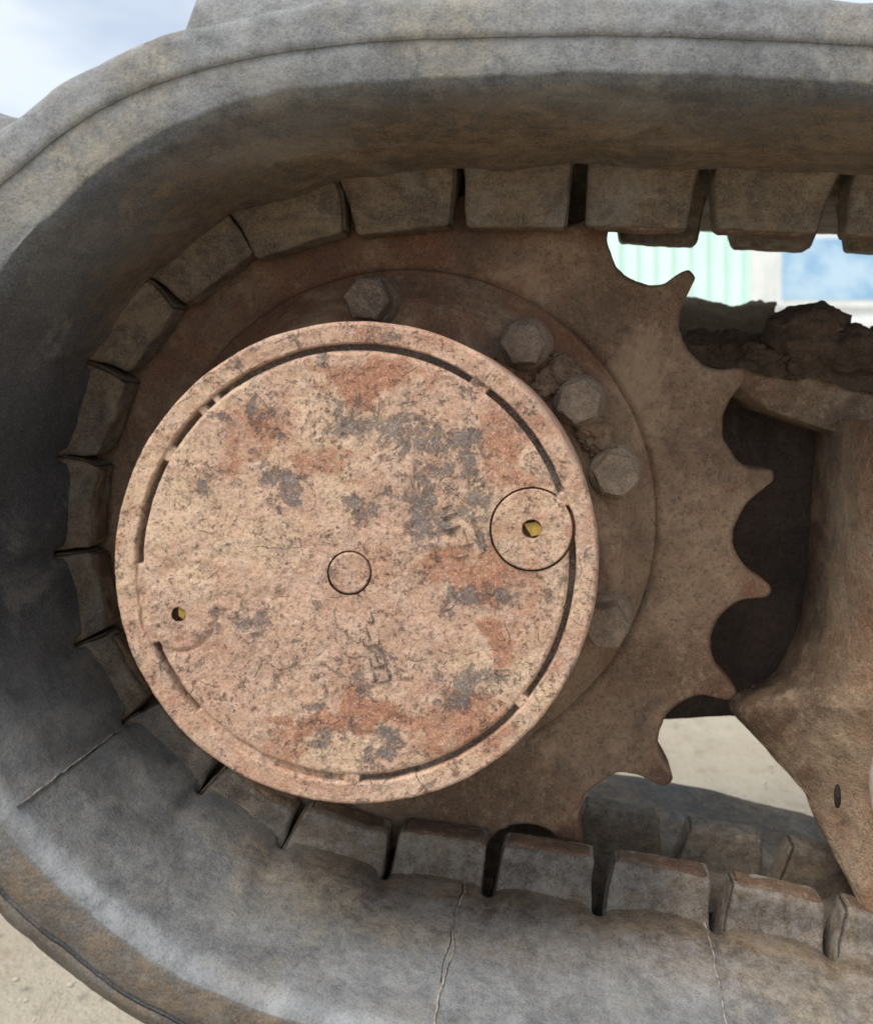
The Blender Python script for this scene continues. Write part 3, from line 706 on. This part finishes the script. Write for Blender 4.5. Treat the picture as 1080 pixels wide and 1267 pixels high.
# ================================================================ TRACK FRAME
frm = thing('track_frame', (.30, .03, .30), 'mud-covered brown steel track frame end beside the sprocket teeth', 'track frame')
def prism(name, poly, Y0, Y1, mat, par, n_sub=0, rust=.1, bare_dark=.1, jit=.0, seed=0, bev=.004):
    P0 = np.array([pt(x, y, Y0) for x, y in poly]); K = len(poly)
    # resample the outline
    seg = np.vstack([P0, P0[:1]]); l = np.r_[0, np.cumsum(np.linalg.norm(np.diff(seg, axis=0), axis=1))]; M_ = max(K, int(l[-1] / .005)); t = np.linspace(0, l[-1], M_, endpoint=False)
    O = np.stack([np.interp(t, l, seg[:, k]) for k in range(3)], -1)
    c = O.mean(0); n2 = fbm(O, 30, 4, seed) * jit
    d = O - c; d /= np.linalg.norm(d, axis=1)[:, None]; O = O + d * n2[:, None]
    rows = [c + (O - c) * f + np.array([0, 0, 0]) for f in np.r_[.0003, np.linspace(.1, .93, 14)]]
    rows += [O - d * bev * .4 + [0, bev * .3, 0], O + [0, bev, 0]] + [O + [0, bev + (Y1 - Y0 - bev) * f, 0] for f in (.25, .5, .75, 1)] + [c + (O - c) * .02 + [0, Y1 - Y0, 0]]
    V = np.stack(rows, 0); V[..., 1] += fbm(V, 25, 4, seed + 3) * jit * 1.2 * np.r_[np.ones(17), np.zeros(len(rows) - 17)][:, None]
    return mesh_obj(name, V, gridF(len(rows), M_, False, True), mat, par, {'rust': rust + 0 * V[..., 0], 'bare_dark': bare_dark + 0 * V[..., 0]}, True, 50)
# inner plate behind the teeth, its shade put into the dark steel colour
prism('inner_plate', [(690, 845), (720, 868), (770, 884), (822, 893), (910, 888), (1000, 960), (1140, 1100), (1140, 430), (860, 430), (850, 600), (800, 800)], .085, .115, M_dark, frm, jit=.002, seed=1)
# upper arm, sloping down to the right
prism('upper_arm', [(838, 440), (900, 442), (960, 446), (1140, 452), (1400, 470), (1400, 640), (1140, 575), (1040, 540), (985, 522), (938, 508), (912, 486), (890, 470), (850, 462)], .030, .084, M_frame, frm, jit=.004, seed=2, bev=.010, bare_dark=.22)
# bowed outer plate with its pointed lower gusset
lft = np.array([(1012, 520, .080), (1004, 600, .080), (1000, 700, .078), (990, 780, .070), (960, 840, .050), (912, 866, .034), (903, 876, .028), (950, 928, .018), (1000, 982, .006), (1007, 1003, .000), (1045, 1078, -.022), (1082, 1150, -.045), (1115, 1215, -.055)], float)
tt = np.linspace(0, len(lft) - 1, 120); Lf = np.stack([np.interp(tt, np.arange(len(lft)), lft[:, k]) for k in range(3)], -1)
k5 = np.ones(5) / 5
for c_ in range(3): Lf[2:-2, c_] = np.convolve(Lf[:, c_], k5, 'valid')
rtx = 1085.0
rows = []
uu = np.r_[np.linspace(0, 1, 60), np.linspace(1.05, 3.5, 16)]
for (x, y, Yd) in Lf:
    A = pt(x, y, Yd); Bx = pt(1130, y, -.062); col = []
    for u in uu:
        if u <= 1:
            px = x + (max(1130, x + 15) - x) * u; bl_ = float(sst(800, 960, np.array(y))); f = (1 - (1 - u) ** 2.0) * (1 - bl_) + u ** .8 * bl_
            Yy = Yd + (-.062 - Yd) * f
            yy = y + (0 if y < 860 else 0)
            col.append(pt(px, yy, Yy))
        else:
            b = pt(max(1130, x + 15), y, -.062); col.append(b + np.array([(u - 1) * .08, 0, 0]))
    rows.append(col)
V = np.array(rows)
nv_ = fbm(V, 18, 4, 17) * .006 + fbm(V, 70, 3, 19) * .0012
V[..., 1] += nv_
Vb = V + np.array([.003, .014, 0])
n1_, m1_ = V.shape[:2]
Fa = gridF(n1_, m1_); Fb = gridF(n1_, m1_)[:, ::-1] + n1_ * m1_
st = np.array([[i * m1_, (i + 1) * m1_, (i + 1) * m1_ + n1_ * m1_, i * m1_ + n1_ * m1_] for i in range(n1_ - 1)])
VV = np.concatenate([V.reshape(-1, 3), Vb.reshape(-1, 3)])
pxv = 700 + (VV[:, 0] - CX) / (VV[:, 1] + CD) * 1000; pyv = 480 - (VV[:, 2] - CZ) / (VV[:, 1] + CD) * 1000
recess_shade = .25 * (1 - sst(880, 960, pyv)) * (1 - sst(1000, 1060, pxv))  # shade of the bowed plate toward the recess, painted as darker colour
mesh_obj('outer_plate', VV, np.concatenate([Fa, Fb, st]), M_frame, frm, {'rust': .08 + .15 * sst(1040, 1090, pxv), 'bare_dark': recess_shade}, True, 60)
# lip along the gusset edge
tube = []
for i, (x, y, Yd) in enumerate(Lf[45:108]):
    c = pt(x + 2, y, Yd); 
    for a in np.linspace(0, 2 * np.pi, 8, endpoint=False):
        r_ = .0034 + .0012 * float(vn(c[None], 90, 4)[0]); tube.append(c + np.array([math.cos(a) * r_, math.sin(a) * r_ * 1.6 + .004, math.sin(a) * .3 * r_]))
mesh_obj('weld_bead', tube, gridF(63, 8, False, True), M_frame, frm, {'rust': np.full(63 * 8, .3), 'bare_dark': np.full(63 * 8, .35)}, True)
# small slot in the gusset, its shaded inside put in as a black lump
V, F = lump(pt(1036, 986, -.036), .0046, 3, (.55, .6, 1.9), .2)
mesh_obj('slot_hole', V, F, M_crack, frm, None, True)
# pale worn knuckle on the right edge
V, F = lump(pt(1101, 975, -.045), .0165, 6, (.9, .5, 2.3), .12)
mesh_obj('worn_knuckle', V, F, mat_simple('scraped_pale_steel', (.40, .33, .28), (.33, .26, .21), 120, .8), frm, None, True)

# ---- mud on top of the frame
def clod(c, r, seed, label, group, sc=(1, 1, 1), rough=.5, mat=None):
    V, F = lump(c, r, seed, sc, rough, 72, 48)
    o = mesh_obj('mud_clod', V - np.array(c), F, mat or M_mud, None, {'rust': np.zeros(72 * 48), 'bare_dark': np.clip(fbm(V, 60, 3, seed), 0, 1) * .5}, True)
    o.location = c; tag(o, label, 'mud clod', group); return o
GM = 'mud clods on the track frame'
clod(pt(1000, 424, .050), .036, 2, 'largest dark mud clod heaped on the frame right of the upper teeth', GM, (1.15, 1, .88), .26)
clod(pt(1052, 436, .035), .024, 5, 'dark mud clod right of the largest one, close to the photo edge', GM, (1.2, 1, .95), .3)
clod(pt(985, 452, .030), .0135, 8, 'small brown crumb of mud hanging below the largest clod', GM, (1.1, .8, .8), .5)
clod(pt(932, 440, .035), .010, 11, 'small dark mud lump just left of the largest clod', GM, (1.3, 1, .9), .6)
clod(pt(1090, 425, .050), .016, 14, 'dark mud clod cut by the right edge of the photo', GM, (1.2, 1, .9), .5)
# bank of mud on the arm
X0, X1 = 836, 1150
U, W_ = np.meshgrid(np.linspace(X0, X1, 150), np.linspace(0, 1, 30), indexing='ij')
P_ = []
for a, b in zip(U.ravel(), W_.ravel()):
    yb = 452 + (a - 850) * .10 if a < 1000 else 467 + (a - 1000) * .25
    P_.append(pt(a, yb - (yb - 411) * math.sin(b * math.pi / 2), .024 + .06 * b * b))
V = np.array(P_).reshape(150, 30, 3); dn = fbm(V, 60, 5, 23, .6) * .008
V[..., 1] -= dn * .8; V[..., 2] += dn * .9
mesh_obj('mud_bank', V, gridF(150, 30), M_mud, frm, {'rust': np.zeros((150, 30)), 'bare_dark': .4 * np.clip(fbm(V, 50, 2, 3), 0, 1)}, True)
# dry ledge of mud further back, seen over the frame
U, W_ = np.meshgrid(np.linspace(790, 960, 90), np.linspace(0, 1, 26), indexing='ij')
V = np.array([pt(a, 424 - 50 * math.sin(min(1, b * 1.4) * math.pi / 2) + 4 * math.sin(a * .05), .12 + .09 * b) for a, b in zip(U.ravel(), W_.ravel())]).reshape(90, 26, 3)
dn = fbm(V, 45, 4, 29, .6) * .010; V[..., 2] += dn; V[..., 1] += dn
mesh_obj('dry_mud_ledge', V, gridF(90, 26), M_drymud, frm, {'rust': np.zeros((90, 26)), 'bare_dark': np.full((90, 26), .1)}, True)

# ================================================================ SURROUNDINGS
def ground():
    a = np.sinh(np.linspace(-1, 1, 420) * 8.2); a = a / a.max() * 600
    X, Yg = np.meshgrid(a, a, indexing='ij')
    Pg = np.stack([X, Yg, X * 0], -1); fade = 1 / (1 + (np.hypot(X, Yg) / 6) ** 2)
    z = fbm(Pg, 1.2, 4, 77) * .03 * fade + fbm(Pg, 9, 4, 79, .6) * .014 * fade + fbm(Pg, 40, 3, 81, .6) * .004 * fade - .01
    z = z - .015
    o = mesh_obj('ground', np.stack([X, Yg, z], -1), gridF(420, 420), M_ground, None, None, True); o['kind'] = 'structure'
ground()
# pebbles
M_peb = mat_simple('pale_pebble', (.34, .29, .22), (.50, .44, .35), 60, .9)
Vs, Fs, k = [], [], 0
for i in range(1500):
    if i % 2: x, y = rng.uniform(-.75, -.1), rng.uniform(-.1, .8)
    else: x, y = rng.uniform(.0, .8), rng.uniform(.2, 1.4)
    r = .001 + .003 * rng.random() ** 3
    V, F = lump((x, y, -.022 + r * .2), r, i % 37, (1.2, 1, .7), .4, 8, 6); V = V.reshape(-1, 3); Vs.append(V); Fs.append(F + k); k += len(V)
o = mesh_obj('gravel', np.concatenate(Vs), np.concatenate(Fs), M_peb, None, None, True); o['kind'] = 'stuff'; tag(o, 'loose pale grit scattered on the sandy ground', 'gravel')
# snap the grit to the ground roughly: ground is nearly flat

# mint corrugated container
M_mint = mat_simple('mint_painted_steel', (.66, .87, .80), (.72, .90, .84), 3, .6, .001)
M_white = mat_simple('white_painted_steel', (.80, .80, .78), (.72, .73, .72), 4, .5)
M_blue = mat_simple('pale_blue_panel', (.24, .44, .66), (.50, .66, .80), 2.2, .35, .001)
M_yelp = mat_simple('faded_yellow_sheet', (.72, .72, .30), (.66, .68, .40), 5, .6)
def box(name, lo, hi, mat, par, bev=0.):
    x0, y0, z0 = lo; x1, y1, z1 = hi
    V = [(x0, y0, z0), (x1, y0, z0), (x1, y1, z0), (x0, y1, z0), (x0, y0, z1), (x1, y0, z1), (x1, y1, z1), (x0, y1, z1)]
    F = [[0, 3, 2, 1], [4, 5, 6, 7], [0, 1, 5, 4], [1, 2, 6, 5], [2, 3, 7, 6], [3, 0, 4, 7]]
    return mesh_obj(name, V, F, mat, par, None, False)
ct = thing('shipping_container', (-1.2, 8.4, 0), 'pale mint green corrugated steel container seen over the sprocket teeth', 'container')
x0, x1 = -4.0, 1.90; Yc = 7.2
def corr(xa, xb, per, y, dep, z0, z1, mat, par, name='corrugated_side'):
    xs = []; x = xa
    while x < xb - 1e-6:
        for f, d in ((0, 0), (.28, 0), (.42, dep), (.70, dep), (.84, 0)): xs.append((min(x + f * per, xb), y + d))
        x += per
    xs.append((xb, y)); V = [(a, b, z0) for a, b in xs] + [(a, b, z1) for a, b in xs]; K = len(xs)
    return mesh_obj(name, V, [[i, i + 1, i + 1 + K, i + K] for i in range(K - 1)], mat, par, None, False)
corr(x0, x1, .17, Yc, .05, .15, 2.45, M_mint, ct)
box('bottom_rail', (x0, Yc - .03, .02), (x1, Yc + .06, .16), M_mint, ct); box('top_rail', (x0, Yc - .03, 2.44), (x1, Yc + .06, 2.55), M_mint, ct)
box('corner_post', (x1 + .002, Yc - .04, .02), (x1 + .12, Yc + .1, 2.56), M_white, ct); box('end_wall', (x1 + .02, Yc + .102, .02), (x1 + .08, Yc + 2.4, 2.5), M_mint, ct)
box('roof', (x0, Yc + .062, 2.46), (x1, Yc + 2.4, 2.54), M_mint, ct); box('far_wall', (x0, Yc + 2.35, .02), (x1, Yc + 2.4, 2.45), M_mint, ct)
cb = thing('site_cabin', (3.4, 9.6, 0), 'white site cabin with pale blue panels right of the mint container', 'cabin')
yc = 8.6
box('wall', (2.1, yc, .0), (6.5, yc + 2.4, 2.6), M_white, cb)
for xx in (2.50, 3.90, 5.30):
    w_ = box('window_frame', (xx, yc - .05, 1.52), (xx + 1.3, yc - .001, 2.36), M_white, cb)
    box('blue_pane', (xx + .07, yc - .056, 1.60), (xx + 1.23, yc - .051, 2.30), M_blue, sub(w_, cb))
box('sill', (2.15, yc - .12, 1.28), (6.45, yc - .002, 1.36), M_white, cb); box('skirting', (2.1, yc - .03, .0), (6.5, yc - .001, .22), M_white, cb)
